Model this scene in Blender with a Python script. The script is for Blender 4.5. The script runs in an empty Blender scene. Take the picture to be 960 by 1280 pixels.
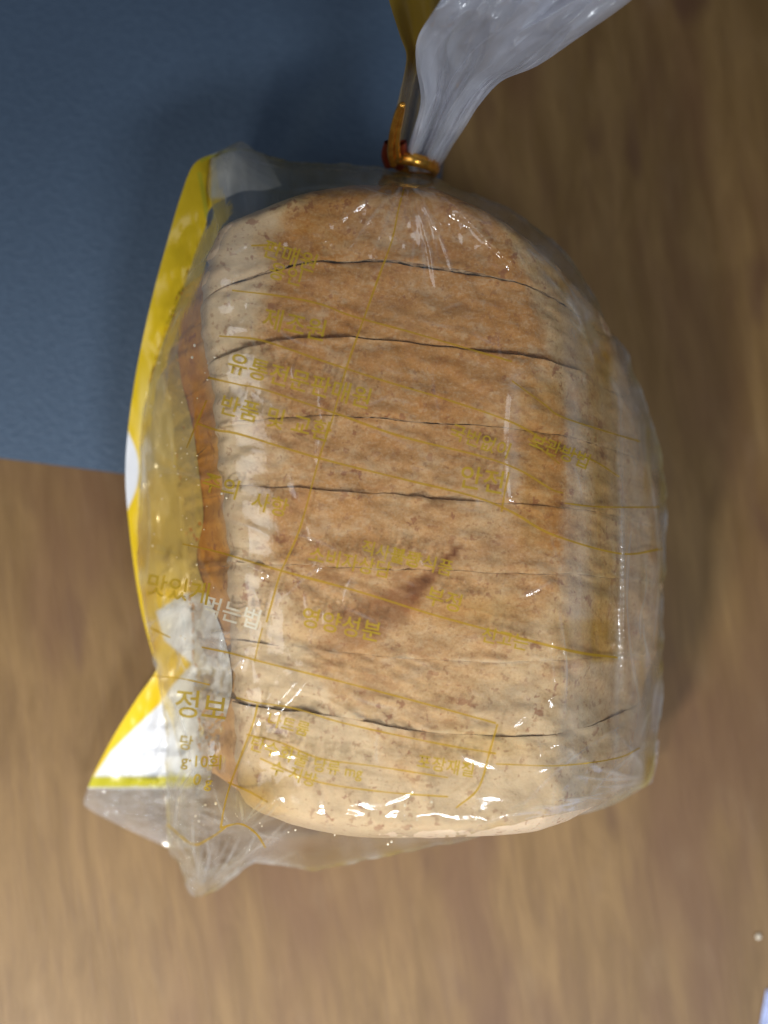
import bpy, bmesh, math, random
import numpy as np
from mathutils import Vector, Matrix

random.seed(7)
R = math.radians
scene = bpy.context.scene
col = scene.collection

# ------------------------------------------------------------------ camera
W0, H0 = 960.0, 1280.0
FPX = 1774.0                      # focal length in photograph pixels
CAM_Z = 0.36
TILT_X, TILT_Y = 5.2, -5.8        # the phone leans a little
cam_d = bpy.data.cameras.new('camera')
cam = bpy.data.objects.new('camera', cam_d)
col.objects.link(cam)
scene.camera = cam
cam.rotation_euler = (R(TILT_X), R(-TILT_Y) * -1, 0)
cam.location = (0, 0, CAM_Z)
cam_d.sensor_fit = 'VERTICAL'
cam_d.sensor_height = 24.0
cam_d.lens = 24.0 * FPX / H0
cam_d.clip_start = 0.005
cam_d.clip_end = 20
cam_d.dof.use_dof = True
cam_d.dof.focus_distance = 0.285
cam_d.dof.aperture_fstop = 5.6
RM = np.array(cam.rotation_euler.to_matrix())
CP = np.array([0, 0, CAM_Z])

def P(px, py, z):
    """point at height z seen at photograph pixel px, py"""
    px, py, z = np.broadcast_arrays(np.asarray(px, float), np.asarray(py, float), np.asarray(z, float))
    d = np.stack([(px - W0/2)/FPX, (H0/2 - py)/FPX, -np.ones_like(px)], -1) @ RM.T
    t = (z - CAM_Z) / d[..., 2]
    return CP + d * t[..., None]

def proj(p):
    q = (np.asarray(p) - CP) @ RM
    return W0/2 - q[..., 0]/q[..., 2]*FPX, H0/2 + q[..., 1]/q[..., 2]*FPX

# ------------------------------------------------------------------ world and lamps
world = bpy.data.worlds.new('World'); scene.world = world
world.use_nodes = True
bg = world.node_tree.nodes['Background']
bg.inputs[0].default_value = (0.62, 0.74, 1.0, 1); bg.inputs[1].default_value = 0.07

def area(name, loc, target, size, size_y, power, colr, spread=180):
    l = bpy.data.lights.new(name, 'AREA'); l.shape = 'RECTANGLE'
    l.size = size; l.size_y = size_y; l.energy = power; l.color = colr; l.spread = R(spread)
    o = bpy.data.objects.new(name, l); col.objects.link(o)
    o.location = loc
    o.rotation_euler = (Vector(target) - Vector(loc)).to_track_quat('-Z', 'Y').to_euler()
    return o
def spot(name, loc, target, ang, power, radius, colr):
    l = bpy.data.lights.new(name, 'SPOT'); l.energy = power; l.spot_size = R(ang); l.spot_blend = 1.0
    l.shadow_soft_size = radius; l.color = colr
    o = bpy.data.objects.new(name, l); col.objects.link(o); o.location = loc
    o.rotation_euler = (Vector(target)-Vector(loc)).to_track_quat('-Z', 'Y').to_euler()
spot('room_lamp', (-0.20, -0.32, 0.46), (-0.004, -0.105, 0.0), 46, 14.5, 0.035, (1.0, 0.96, 0.90))
area('ceiling_lamp', (0.25, -0.50, 0.95), (0.02, -0.10, 0.0), 0.30, 0.10, 0.42, (0.88, 0.94, 1.0), 50)
area('added_left_fill', (-0.44, -0.12, 0.60), (-0.02, -0.10, 0.0), 0.55, 0.50, 0.42, (0.92, 0.96, 1.0), 90)  # unseen soft fill, added to brighten the left side
area('added_streak_light', (0.40, -0.34, 0.62), (0.03, -0.12, 0.0), 0.34, 0.034, 0.20, (0.92, 0.96, 1.0), 80)  # unseen strip light, added for streak highlights on the film

scene.view_settings.view_transform = 'Standard'
scene.view_settings.look = 'None'
scene.view_settings.exposure = 0.0
scene.view_settings.gamma = 1.0
scene.render.engine = 'CYCLES'
scene.cycles.transparent_max_bounces = 40
scene.cycles.max_bounces = 14

# ------------------------------------------------------------------ helpers
def hash2(i, j, s):
    n = (i.astype(np.int64)*374761393 + j.astype(np.int64)*668265263 + s*974634777) & 0x7fffffff
    n = ((n ^ (n >> 13)) * 1274126177) & 0x7fffffff
    return ((n ^ (n >> 16)) & 0xffff) / 65535.0
def vnoise(x, y, s=0):
    x = np.asarray(x, float); y = np.asarray(y, float)
    i = np.floor(x); j = np.floor(y); f = x-i; g = y-j
    f = f*f*f*(f*(f*6-15)+10); g = g*g*g*(g*(g*6-15)+10)
    i = i.astype(int); j = j.astype(int)
    return ((hash2(i, j, s)*(1-f)+hash2(i+1, j, s)*f)*(1-g) + (hash2(i, j+1, s)*(1-f)+hash2(i+1, j+1, s)*f)*g)*2-1
def fbm(x, y, s=0, o=4):
    a = 1; t = 0
    for k in range(o):
        t = t + a*vnoise(x*2**k, y*2**k, s+k*17); a *= .5
    return t
def ridge(x, y, s=0, o=3):
    a = 1; t = 0
    for k in range(o):
        t = t + a*(1-np.abs(vnoise(x*1.9**k+3.1*k, y*1.9**k, s+k*31))*2); a *= .5
    return t
def sstep(a, b, x):
    t = np.clip((np.asarray(x, float)-a)/(b-a), 0, 1); return t*t*(3-2*t)
def I(pts, x):
    pts = sorted(pts); return np.interp(x, [p[0] for p in pts], [p[1] for p in pts])
def smoothI(pts, x, h):
    return sum(I(pts, np.asarray(x, float)+k*h) for k in (-2, -1, 0, 1, 2))/5
def crom(pts, n):
    """Catmull-Rom through pts (any dimension), n samples"""
    p = np.array(pts, float); p = np.vstack([2*p[0]-p[1], p, 2*p[-1]-p[-2]])
    L = np.r_[0, np.cumsum(np.linalg.norm(np.diff(p[1:-1, :2], axis=0), axis=1))]
    u = np.interp(np.linspace(0, L[-1], n), L, np.arange(len(L)))
    i = np.minimum(u.astype(int), len(L)-2); t = (u-i)[:, None]
    a, b, c, d = p[i], p[i+1], p[i+2], p[i+3]
    return .5*((2*b)+(c-a)*t+(2*a-5*b+4*c-d)*t*t+(3*b-3*c+d-a)*t**3)

def mesh_obj(name, verts, faces, mat, parent=None, smooth=True, attrs=None):
    me = bpy.data.meshes.new(name)
    me.from_pydata([tuple(v) for v in verts], [], faces if isinstance(faces, list) else faces.tolist())
    me.update()
    if smooth: me.polygons.foreach_set('use_smooth', [True]*len(me.polygons))
    if mat: me.materials.append(mat)
    for k, v in (attrs or {}).items():
        v = np.asarray(v, float)
        if v.ndim == 2:
            at = me.color_attributes.new(k, 'FLOAT_COLOR', 'POINT')
            if v.shape[1] == 3: v = np.hstack([v, np.ones((len(v), 1))])
            at.data.foreach_set('color', v.ravel())
        else:
            at = me.attributes.new(k, 'FLOAT', 'POINT'); at.data.foreach_set('value', v.ravel())
    o = bpy.data.objects.new(name, me); col.objects.link(o); o.parent = parent
    return o
def grid_faces(n, m, wrap=False, off=0):
    i = np.arange(n-1)[:, None]; j = np.arange(m if wrap else m-1)[None, :]
    jn = (j+1) % m
    f = np.stack([i*m+j, i*m+jn, (i+1)*m+jn, (i+1)*m+j], -1).reshape(-1, 4)
    return f+off
def empty(name, loc, label=None, cat=None, group=None):
    o = bpy.data.objects.new(name, None); o.empty_display_size = .02; col.objects.link(o); o.location = loc
    if label: o['label'] = label; o['category'] = cat
    if group: o['group'] = group
    return o
def adopt(o, root):
    """parent keeping world position"""
    o.parent = root; o.matrix_parent_inverse = Matrix.Translation(-Vector(root.location))

# ------------------------------------------------------------------ node helpers
class NT:
    def __init__(s, name):
        s.m = bpy.data.materials.new(name); s.m.use_nodes = True
        s.t = s.m.node_tree; s.t.nodes.clear()
        s.out = s.t.nodes.new('ShaderNodeOutputMaterial')
    def n(s, typ, ins=None, **kw):
        nd = s.t.nodes.new(typ)
        for k, v in kw.items(): setattr(nd, k, v)
        for k, v in (ins or {}).items():
            if isinstance(v, bpy.types.NodeSocket): s.t.links.new(v, nd.inputs[k])
            else: nd.inputs[k].default_value = v
        return nd
    def math(s, op, a, b=0.0, c=None, clamp=False):
        d = {0: a, 1: b}
        if c is not None: d[2] = c
        return s.n('ShaderNodeMath', d, operation=op, use_clamp=clamp).outputs[0]
    def mix(s, f, a, b, mode='MIX'):
        nd = s.n('ShaderNodeMix', data_type='RGBA', blend_type=mode)
        for k, v in ((0, f), (6, a), (7, b)):
            if isinstance(v, bpy.types.NodeSocket): s.t.links.new(v, nd.inputs[k])
            else: nd.inputs[k].default_value = v if not isinstance(v, tuple) or len(v) == 4 else (*v, 1)
        return nd.outputs[2]
    def noise(s, vec, scale, detail=3, rough=.5, dist=0):
        return s.n('ShaderNodeTexNoise', {'Vector': vec, 'Scale': scale, 'Detail': detail, 'Roughness': rough, 'Distortion': dist}).outputs[0]
    def ramp(s, v, a, b, smooth=True):
        return s.n('ShaderNodeMapRange', {0: v, 1: a, 2: b, 3: 0.0, 4: 1.0}, interpolation_type='SMOOTHSTEP').outputs[0]
    def mapping(s, vec, scale=(1, 1, 1), rot=(0, 0, 0)):
        return s.n('ShaderNodeMapping', {0: vec, 2: rot, 3: scale}).outputs[0]
    def pos(s): return s.n('ShaderNodeNewGeometry').outputs['Position']
    def cosv(s, nrm=None):
        g = s.n('ShaderNodeNewGeometry')
        d = s.n('ShaderNodeVectorMath', {0: g.outputs['Incoming'], 1: nrm if nrm else g.outputs['Normal']}, operation='DOT_PRODUCT')
        return s.math('ABSOLUTE', d.outputs['Value'])
    def thin(s, nrm, k=1.8):
        """reflectance of a thin sheet, the same from both sides"""
        c = s.math('SUBTRACT', 1.0, s.cosv(nrm), clamp=True)
        return s.math('ADD', .042*k, s.math('MULTIPLY', s.math('POWER', c, 5.0), .50))
    def attr(s, name): return s.n('ShaderNodeAttribute', attribute_name=name)
    def bump(s, h, strength, dist):
        return s.n('ShaderNodeBump', {'Strength': strength, 'Distance': dist, 'Height': h}).outputs[0]
    def done(s, sh): s.t.links.new(sh, s.out.inputs[0]); return s.m

# ------------------------------------------------------------------ materials
def mat_wood():
    w = NT('wood'); p = w.pos()
    q = w.mapping(p, rot=(0, 0, R(-7)))
    warp = w.noise(q, 9, 2)
    q2 = w.n('ShaderNodeVectorMath', {0: q, 1: w.n('ShaderNodeCombineXYZ', {0: w.math('MULTIPLY', warp, .012)}).outputs[0]}, operation='ADD').outputs[0]
    fine = w.noise(w.mapping(q2, (900, 60, 1)), 1, 4, .65)
    mid = w.noise(w.mapping(q2, (150, 26, 1)), 1, 6, .65, .5)
    big = w.noise(w.mapping(q, (26, 9, 1)), 1, 3, .55)
    c = w.mix(w.ramp(mid, .22, .78), (.150, .083, .026), (.245, .146, .055))
    c = w.mix(w.math('MULTIPLY', w.ramp(fine, .46, .66), .30), c, (.135, .072, .034))
    c = w.mix(w.math('MULTIPLY', w.ramp(big, .46, .66), .60), c, (.125, .058, .028))
    knot = w.noise(w.mapping(q, (60, 20, 1)), 1, 2)
    c = w.mix(w.math('MULTIPLY', w.ramp(knot, .60, .74), .60), c, (.090, .040, .024))
    pale = w.noise(w.mapping(q, (90, 40, 1)), 1, 3)
    c = w.mix(w.math('MULTIPLY', w.ramp(pale, .55, .8), .15), c, (.31, .215, .12))
    b = w.n('ShaderNodeBsdfPrincipled', {'Base Color': c, 'Roughness': .48, 'Specular IOR Level': .35,
            'Normal': w.bump(fine, .25, .0004)})
    return w.done(b.outputs[0])
def mat_mat():
    w = NT('blue_leatherette'); p = w.pos()
    g = w.noise(w.mapping(p, (420, 900, 1), (0, 0, R(12))), 1, 3, .6)
    v = w.n('ShaderNodeTexVoronoi', {'Vector': p, 'Scale': 900}).outputs[0]
    c = w.mix(w.ramp(g, .3, .7), (.066, .102, .158), (.080, .122, .184))
    h = w.math('ADD', g, w.math('MULTIPLY', v, .5))
    b = w.n('ShaderNodeBsdfPrincipled', {'Base Color': c, 'Roughness': .55, 'Specular IOR Level': .35, 'Normal': w.bump(h, .6, .0004)})
    return w.done(b.outputs[0])
def mat_crust():
    w = NT('bread_crust'); p = w.pos()
    br = w.attr('brown').outputs['Fac']; fl = w.attr('flour_and_light').outputs['Fac']; st = w.attr('fold').outputs['Fac']; sd = w.attr('side').outputs['Fac']
    n1 = w.noise(p, 55, 4, .6); n2 = w.noise(p, 230, 5, .65); n3 = w.noise(p, 900, 3, .6); n4 = w.noise(w.mapping(p, (1, 1.6, 1)), 480, 3, .6)
    bm = w.math('ADD', br, w.math('MULTIPLY', w.math('SUBTRACT', n1, .5), 1.3))
    bm = w.math('ADD', bm, w.math('MULTIPLY', w.math('SUBTRACT', n2, .5), .9), clamp=True)
    c = w.mix(bm, (.600, .410, .235), (.500, .238, .074))
    c = w.mix(w.math('MULTIPLY', w.ramp(n4, .50, .72), .45), c, (.62, .45, .30))
    c = w.mix(w.math('MULTIPLY', w.ramp(n3, .5, .75), .30), c, (.30, .140, .060))
    n5 = w.noise(p, 1500, 4, .7); n6 = w.noise(w.mapping(p, (1, 1.5, 1), (0, 0, -.3)), 130, 5, .7)
    c = w.mix(w.math('MULTIPLY', w.ramp(n5, .50, .70), .35), c, (.70, .54, .38))
    c = w.mix(w.math('MULTIPLY', w.ramp(n5, .50, .32), .35), c, (.30, .135, .055))
    c = w.mix(w.math('MULTIPLY', w.ramp(n6, .52, .64), .34), c, (.68, .52, .37))
    c = w.mix(w.math('MULTIPLY', w.ramp(n6, .47, .35), .38), c, (.36, .155, .060))
    # floury crust, plus brighter light painted in low on the loaf
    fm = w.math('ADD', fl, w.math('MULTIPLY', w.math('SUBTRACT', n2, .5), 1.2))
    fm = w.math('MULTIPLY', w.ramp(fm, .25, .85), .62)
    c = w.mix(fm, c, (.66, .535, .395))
    # orange deep-baked side wall
    c = w.mix(sd, c, w.mix(w.ramp(n2, .3, .7), (.46, .19, .028), (.64, .31, .050)))
    # bran flecks: irregular, two sizes
    f1 = w.noise(p, 380, 3, .6, .25); f2 = w.noise(w.mapping(p, (1, 1, 1), (0, 0, .7)), 640, 3, .6, .2)
    gate = w.ramp(w.noise(p, 90, 2), .36, .62)
    k1 = w.math('MULTIPLY', w.ramp(f1, .60, .655), gate)
    c = w.mix(w.math('MULTIPLY', k1, .58), c, (.235, .070, .038))
    k2 = w.ramp(f2, .60, .66)
    c = w.mix(w.math('MULTIPLY', k2, .42), c, (.27, .105, .050))
    # the burnt fold in the crust
    sm = w.math('MULTIPLY', st, w.math('ADD', .45, w.math('MULTIPLY', n2, 1.1)), clamp=True)
    c = w.mix(w.math('MULTIPLY', sm, .95), c, w.mix(st, (.33, .125, .028), (.16, .045, .015)))
    h = w.math('ADD', w.math('MULTIPLY', n2, .6), w.math('ADD', w.math('MULTIPLY', n3, .25), w.math('ADD', w.math('MULTIPLY', n4, .35), w.math('MULTIPLY', n5, .22))))
    b = w.n('ShaderNodeBsdfPrincipled', {'Base Color': c, 'Roughness': .75, 'Specular IOR Level': .25,
        'Subsurface Weight': .12, 'Subsurface Radius': (.004, .002, .001), 'Subsurface Scale': .6, 'Normal': w.bump(h, .34, .0010)})
    return w.done(b.outputs[0])
def mat_crumb():
    w = NT('bread_crumb'); p = w.pos()
    v = w.n('ShaderNodeTexVoronoi', {'Vector': p, 'Scale': 500}).outputs[0]
    n = w.noise(p, 400, 4)
    c = w.mix(w.ramp(n, .3, .7), (.40, .27, .17), (.55, .41, .28))
    b = w.n('ShaderNodeBsdfPrincipled', {'Base Color': c, 'Roughness': .9, 'Normal': w.bump(w.math('ADD', v, n), .8, .0015)})
    return w.done(b.outputs[0])

def film(name, haze=.05, tint=(.97, .97, .95), haze_col=(.80, .82, .84), rough=.10, edge=.22, attr_haze=True, bump=.5):
    """clear polypropylene: transparent, reflective, a little milky, more so edge-on"""
    w = NT(name); p = w.pos()
    n1 = w.noise(p, 260, 3, .5, .3); n2 = w.noise(w.mapping(p, (1.6, .7, 1), (0, 0, .5)), 700, 2)
    nb = w.bump(w.math('ADD', n1, w.math('MULTIPLY', n2, .35)), bump, .0006)
    gl = w.n('ShaderNodeBsdfGlossy', {'Color': (1, 1, 1, 1), 'Roughness': rough, 'Normal': nb})
    tr = w.n('ShaderNodeBsdfTransparent', {'Color': (*tint, 1)})
    df = w.n('ShaderNodeBsdfDiffuse', {'Color': (*haze_col, 1), 'Normal': nb})
    tl = w.n('ShaderNodeBsdfTranslucent', {'Color': (*haze_col, 1), 'Normal': nb})
    dd = w.n('ShaderNodeMixShader', {0: .45, 1: df.outputs[0], 2: tl.outputs[0]})
    hz = w.math('ADD', haze, w.math('MULTIPLY', w.math('POWER', w.math('SUBTRACT', 1.0, w.cosv(), clamp=True), 4.0), edge))
    if attr_haze:
        hz = w.math('ADD', hz, w.attr('haze').outputs['Fac'])
    blot = w.noise(p, 60, 3)
    hz = w.math('MULTIPLY', hz, w.math('ADD', .45, w.math('MULTIPLY', blot, 1.1)), clamp=True)
    a = w.n('ShaderNodeMixShader', {0: hz, 1: tr.outputs[0], 2: dd.outputs[0]})
    g = w.thin(nb)
    b = w.n('ShaderNodeMixShader', {0: g, 1: a.outputs[0], 2: gl.outputs[0]})
    return w.done(b.outputs[0])
def film_front_mat():
    """the clear front with yellow flood print carried in attributes"""
    m = film('clear_film', .015, bump=.10, rough=.10)
    t = m.node_tree
    # tint by the 'ink' attribute
    tr = [n for n in t.nodes if n.type == 'BSDF_TRANSPARENT'][0]
    at = t.nodes.new('ShaderNodeAttribute'); at.attribute_name = 'ink'
    mx = t.nodes.new('ShaderNodeMix'); mx.data_type = 'RGBA'
    mx.inputs[6].default_value = (.97, .955, .89, 1); mx.inputs[7].default_value = (.78, .60, .14, 1)
    t.links.new(at.outputs['Fac'], mx.inputs[0]); t.links.new(mx.outputs[2], tr.inputs[0])
    m2 = t.nodes.new('ShaderNodeMix'); m2.data_type = 'RGBA'
    m2.inputs[6].default_value = (.80, .82, .84, 1); m2.inputs[7].default_value = (.68, .56, .14, 1)
    t.links.new(at.outputs['Fac'], m2.inputs[0])
    for nd in t.nodes:
        if nd.type in ('BSDF_DIFFUSE', 'BSDF_TRANSLUCENT'): t.links.new(m2.outputs[2], nd.inputs[0])
    return m
def mat_ink(name, c, alpha):
    w = NT(name)
    b = w.n('ShaderNodeBsdfDiffuse', {'Color': (*c, 1)})
    t2 = w.n('ShaderNodeBsdfTranslucent', {'Color': (*c, 1)})
    bb = w.n('ShaderNodeMixShader', {0: .3, 1: b.outputs[0], 2: t2.outputs[0]})
    t = w.n('ShaderNodeBsdfTransparent', {'Color': (1, .86, .45, 1)})
    n = w.noise(w.pos(), 300, 2)
    a = w.math('MULTIPLY', w.math('ADD', .6, w.math('MULTIPLY', n, .8)), alpha, clamp=True)
    x = w.n('ShaderNodeMixShader', {0: a, 1: t.outputs[0], 2: bb.outputs[0]})
    return w.done(x.outputs[0])
def mat_panel():
    """opaque or see-through printed film, colour and cover from attributes"""
    w = NT('printed_film')
    at = w.attr('print_colour'); al = w.attr('cover').outputs['Fac']
    nb = w.bump(w.noise(w.pos(), 260, 2), .25, .0005)
    pr = w.n('ShaderNodeBsdfPrincipled', {'Base Color': at.outputs['Color'], 'Roughness': .28, 'Specular IOR Level': .5, 'Normal': nb})
    tr = w.n('ShaderNodeBsdfTransparent', {'Color': (.95, .95, .95, 1)})
    gl = w.n('ShaderNodeBsdfGlossy', {'Roughness': .1, 'Normal': nb})
    df = w.n('ShaderNodeBsdfDiffuse', {'Color': (.8, .82, .86, 1)})
    cl0 = w.n('ShaderNodeMixShader', {0: .14, 1: tr.outputs[0], 2: df.outputs[0]})
    cl = w.n('ShaderNodeMixShader', {0: w.thin(nb), 1: cl0.outputs[0], 2: gl.outputs[0]})
    x = w.n('ShaderNodeMixShader', {0: al, 1: cl.outputs[0], 2: pr.outputs[0]})
    return w.done(x.outputs[0])
def mat_simple(name, c, rough=.5, metal=0.0, nscale=300, nv=.2):
    w = NT(name); n = w.noise(w.pos(), nscale, 3)
    cc = w.mix(w.ramp(n, .3, .7), tuple(x*(1-nv) for x in c), tuple(min(1, x*(1+nv)) for x in c))
    b = w.n('ShaderNodeBsdfPrincipled', {'Base Color': cc, 'Roughness': rough, 'Metallic': metal, 'Normal': w.bump(n, .3, .0005)})
    return w.done(b.outputs[0])

M_WOOD, M_MAT, M_CRUST, M_CRUMB = mat_wood(), mat_mat(), mat_crust(), mat_crumb()
M_FRONT = film_front_mat()
M_TAIL = film('tail_film', .16, haze_col=(.86, .87, .94), rough=.09, edge=.5, bump=.14)
M_BACK = film('back_film', .015, attr_haze=False)
M_PANEL = mat_panel()
M_INK = mat_ink('gold_ink', (.50, .33, .045), .66)
M_TEXT = mat_ink('yellow_ink', (.50, .36, .045), .78)
M_WHITE_TEXT = mat_ink('white_ink', (.80, .78, .66), .85)

# ------------------------------------------------------------------ table, mat, sliver
n = 60
xs = np.linspace(-1.5, 1.5, n)
tv = np.array([[x, y, 0] for x in xs for y in xs])
o = mesh_obj('table_top', tv, grid_faces(n, n), M_WOOD); o['kind'] = 'structure'
# flip so normals point up is not needed: shading is two-sided

def slab(name, corners, z0, z1, mat, r=.004):
    bm = bmesh.new()
    vs = [bm.verts.new((c[0], c[1], z0)) for c in corners]
    f = bm.faces.new(vs)
    e = bmesh.ops.extrude_face_region(bm, geom=[f])
    for v in e['geom']:
        if isinstance(v, bmesh.types.BMVert): v.co.z = z1
    bmesh.ops.recalc_face_normals(bm, faces=bm.faces)
    bmesh.ops.bevel(bm, geom=[ed for ed in bm.edges if abs(ed.verts[0].co.z-ed.verts[1].co.z) > 1e-6], offset=r, segments=6, affect='EDGES')
    bmesh.ops.bevel(bm, geom=[ed for ed in bm.edges if ed.verts[0].co.z > z1-1e-6 and ed.verts[1].co.z > z1-1e-6], offset=.0006, segments=3, affect='EDGES')
    me = bpy.data.meshes.new(name); bm.to_mesh(me); bm.free(); me.materials.append(mat)
    o = bpy.data.objects.new(name, me); col.objects.link(o); return o
A = P(-20, 569.5, .002); B = P(158, 592, .002)
d = (B-A)[:2]; d /= np.linalg.norm(d); nrm = np.array([-d[1], d[0]])
C = P(553, 205, .002)[:2]
L = np.dot(C-A[:2], d)
c1 = A[:2]+d*L; c0 = c1-d*.45
o = slab('place_mat', [c0, c1, c1+nrm*.35, c0+nrm*.35], .0003, .0022, M_MAT)
o['label'] = 'slate blue leatherette place mat lying under the yellow side of the bread bag'; o['category'] = 'place mat'
a1 = P(960, 1233, .0012)[:2]; a2 = P(951, 1285, .0012)[:2]
dd = (a2-a1)/np.linalg.norm(a2-a1); ex = np.array([-dd[1], dd[0]])
if ex[0] < 0: ex = -ex
o = slab('paper_sheet', [a1, a1+dd*.10, a1+dd*.10+ex*.14, a1+ex*.14], .0003, .0012, mat_simple('pale_blue_paper', (.42, .50, .78), .6), r=.001)
o['label'] = 'corner of a pale blue sheet on the wooden table at the bottom right edge'; o['category'] = 'sheet'

# ------------------------------------------------------------------ the loaf
ZT = 0.086
def topx(px, py): return P(px, py, ZT)[..., :2]
SEAMS = [
 [(200, 270), (280, 232), (340, 204), (420, 194), (540, 196), (620, 218), (700, 256), (780, 315), (860, 362)],
 [(200, 385), (250, 370), (300, 350), (345, 333), (400, 325), (480, 325), (560, 336), (640, 350), (760, 378), (860, 400)],
 [(200, 462), (250, 450), (290, 436), (380, 420), (480, 422), (560, 434), (650, 445), (800, 468), (860, 478)],
 [(200, 545), (300, 523), (400, 520), (470, 524), (560, 530), (700, 543), (860, 556)],
 [(200, 602), (300, 607), (400, 613), (500, 619), (640, 632), (860, 645)],
 [(200, 695), (300, 704), (430, 709), (500, 713), (600, 716), (860, 720)],
 [(200, 790), (300, 804), (380, 812), (480, 822), (570, 826), (650, 828), (860, 815)],
 [(200, 870), (300, 884), (430, 900), (520, 913), (640, 924), (740, 908), (860, 872)],
 [(200, 1000), (270, 1034), (330, 1054), (420, 1068), (600, 1066), (700, 1061), (770, 1048), (820, 1028), (860, 1000)]]
def seam(i, x):
    s = smoothI(SEAMS[i], x, 12)
    if 0 < i < 8: s = s + 1.6*fbm(np.asarray(x, float)/40, np.zeros_like(x)+i*9.3, 5, 3)
    return s
# left rim and right flank of the loaf, top-plane pixels by row
XL = [(205, 330), (235, 290), (260, 272), (300, 262), (350, 252), (430, 256), (445, 264), (600, 277), (700, 287), (850, 293), (920, 294), (980, 298), (1020, 302), (1070, 322)]
XR = [(205, 660), (240, 730), (300, 800), (350, 832), (430, 862), (510, 880), (590, 905), (700, 915), (820, 905), (870, 885), (920, 887), (970, 880), (1010, 866), (1070, 815)]
# cross-section, q = -1 (rim) .. 1 (right flank), z
PROF = [(-1.00, .0725), (-1.008, .077), (-.985, .0815), (-.93, .0838), (-.75, .0852), (-.4, .0862), (0, .0865), (.22, .0862), (.40, .0848), (.52, .0810), (.63, .0748), (.76, .0650), (.88, .0560), (.96, .0470), (1.0, .0380),
        (1.0, .024), (.97, .010), (.90, .0022), (.4, .0015), (-.3, .0015), (-1.02, .0022), (-1.15, .009), (-1.23, .024), (-1.23, .036), (-1.16, .048), (-1.05, .060), (-.99, .067)]
NP = 260
pc = crom([(a*.09, b) for a, b in PROF+[PROF[0]]], NP+1)[:-1]
pq, pz = pc[:, 0]/.09, np.maximum(pc[:, 1], .0012)

def slice_points(i, tt, inset=0.0, jig=True):
    """grid (len(tt), NP, 3) for slice i"""
    q = pq[None, :]*(1-inset); z = (pz[None, :]-.044)*(1-inset)+.044
    t = tt[:, None]
    q, z, t = np.broadcast_arrays(q, z, t)
    pxc = 545+285*q
    # heels are rounded off
    sh = np.ones_like(t)
    if i == 0: sh = np.where(t < .45, np.sqrt(np.clip(1-(1-t/.45)**2*.92, 0, 1)), 1)*.5+.5*np.where(t < .45, np.sqrt(np.clip(1-(1-t/.45)**2, 0, 1)), 1)
    if i == 7:
        u = 1-t
        sh = np.where(u < .25, np.sqrt(np.clip(1-(1-u/.25)**2*.80, 0, 1)), 1)
    g0, g1 = seam(i, pxc), seam(i+1, pxc)
    py = g0*(1-t)+g1*t
    l, r = smoothI(XL, py, 7), smoothI(XR, py, 7)
    l = l + 3*fbm(py/18, np.zeros_like(py)+i*7, 3, 3)
    hs = 1-(1-sh)*(.28 if i == 0 else .10)
    mid = 545
    px = np.where(q < 0, mid+q*(mid-l)*hs, mid+q*(r-mid)*hs)
    z = .0012+(z-.0012)*(1-(1-sh)*(.42 if i == 0 else .55))
    # slice to slice differences in height and lumps of the crust
    z = z + (z > .03)*(.0007*fbm(pxc/70, py/50+i*3, 11, 3) + .00045*fbm(pxc/14, py/12, 12, 3))
    z = z + (z > .06)*[0, -.0008, .0005, -.0001, .0003, .0001, -.0002, .0003][i]
    # edges of a cut slice break down into the seam
    e = np.minimum(t, 1-t)
    brk = np.exp(-(e/.02)**2)*(.0001+.0004*np.abs(fbm(pxc/9, py*0+i, 21, 2)))*[1.3, 1.2, .8, .5, .35, .35, .4, .4][i]
    brk = brk*(.25+1.1*sstep(-.35, .45, fbm(pxc/55, py*0+np.where(t < .5, i, i+1)*3.7, 22, 3)))*(1-.5*sstep(640, 700, pxc))
    if i == 0: brk = np.where(t < .5, 0, brk)
    if i == 7: brk = np.where(t > .5, 0, brk)
    z = z-brk*(z > .06)
    xy = topx(px, py)
    return np.dstack([xy, np.maximum(z, .001)]), pxc, px, py, q

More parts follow.
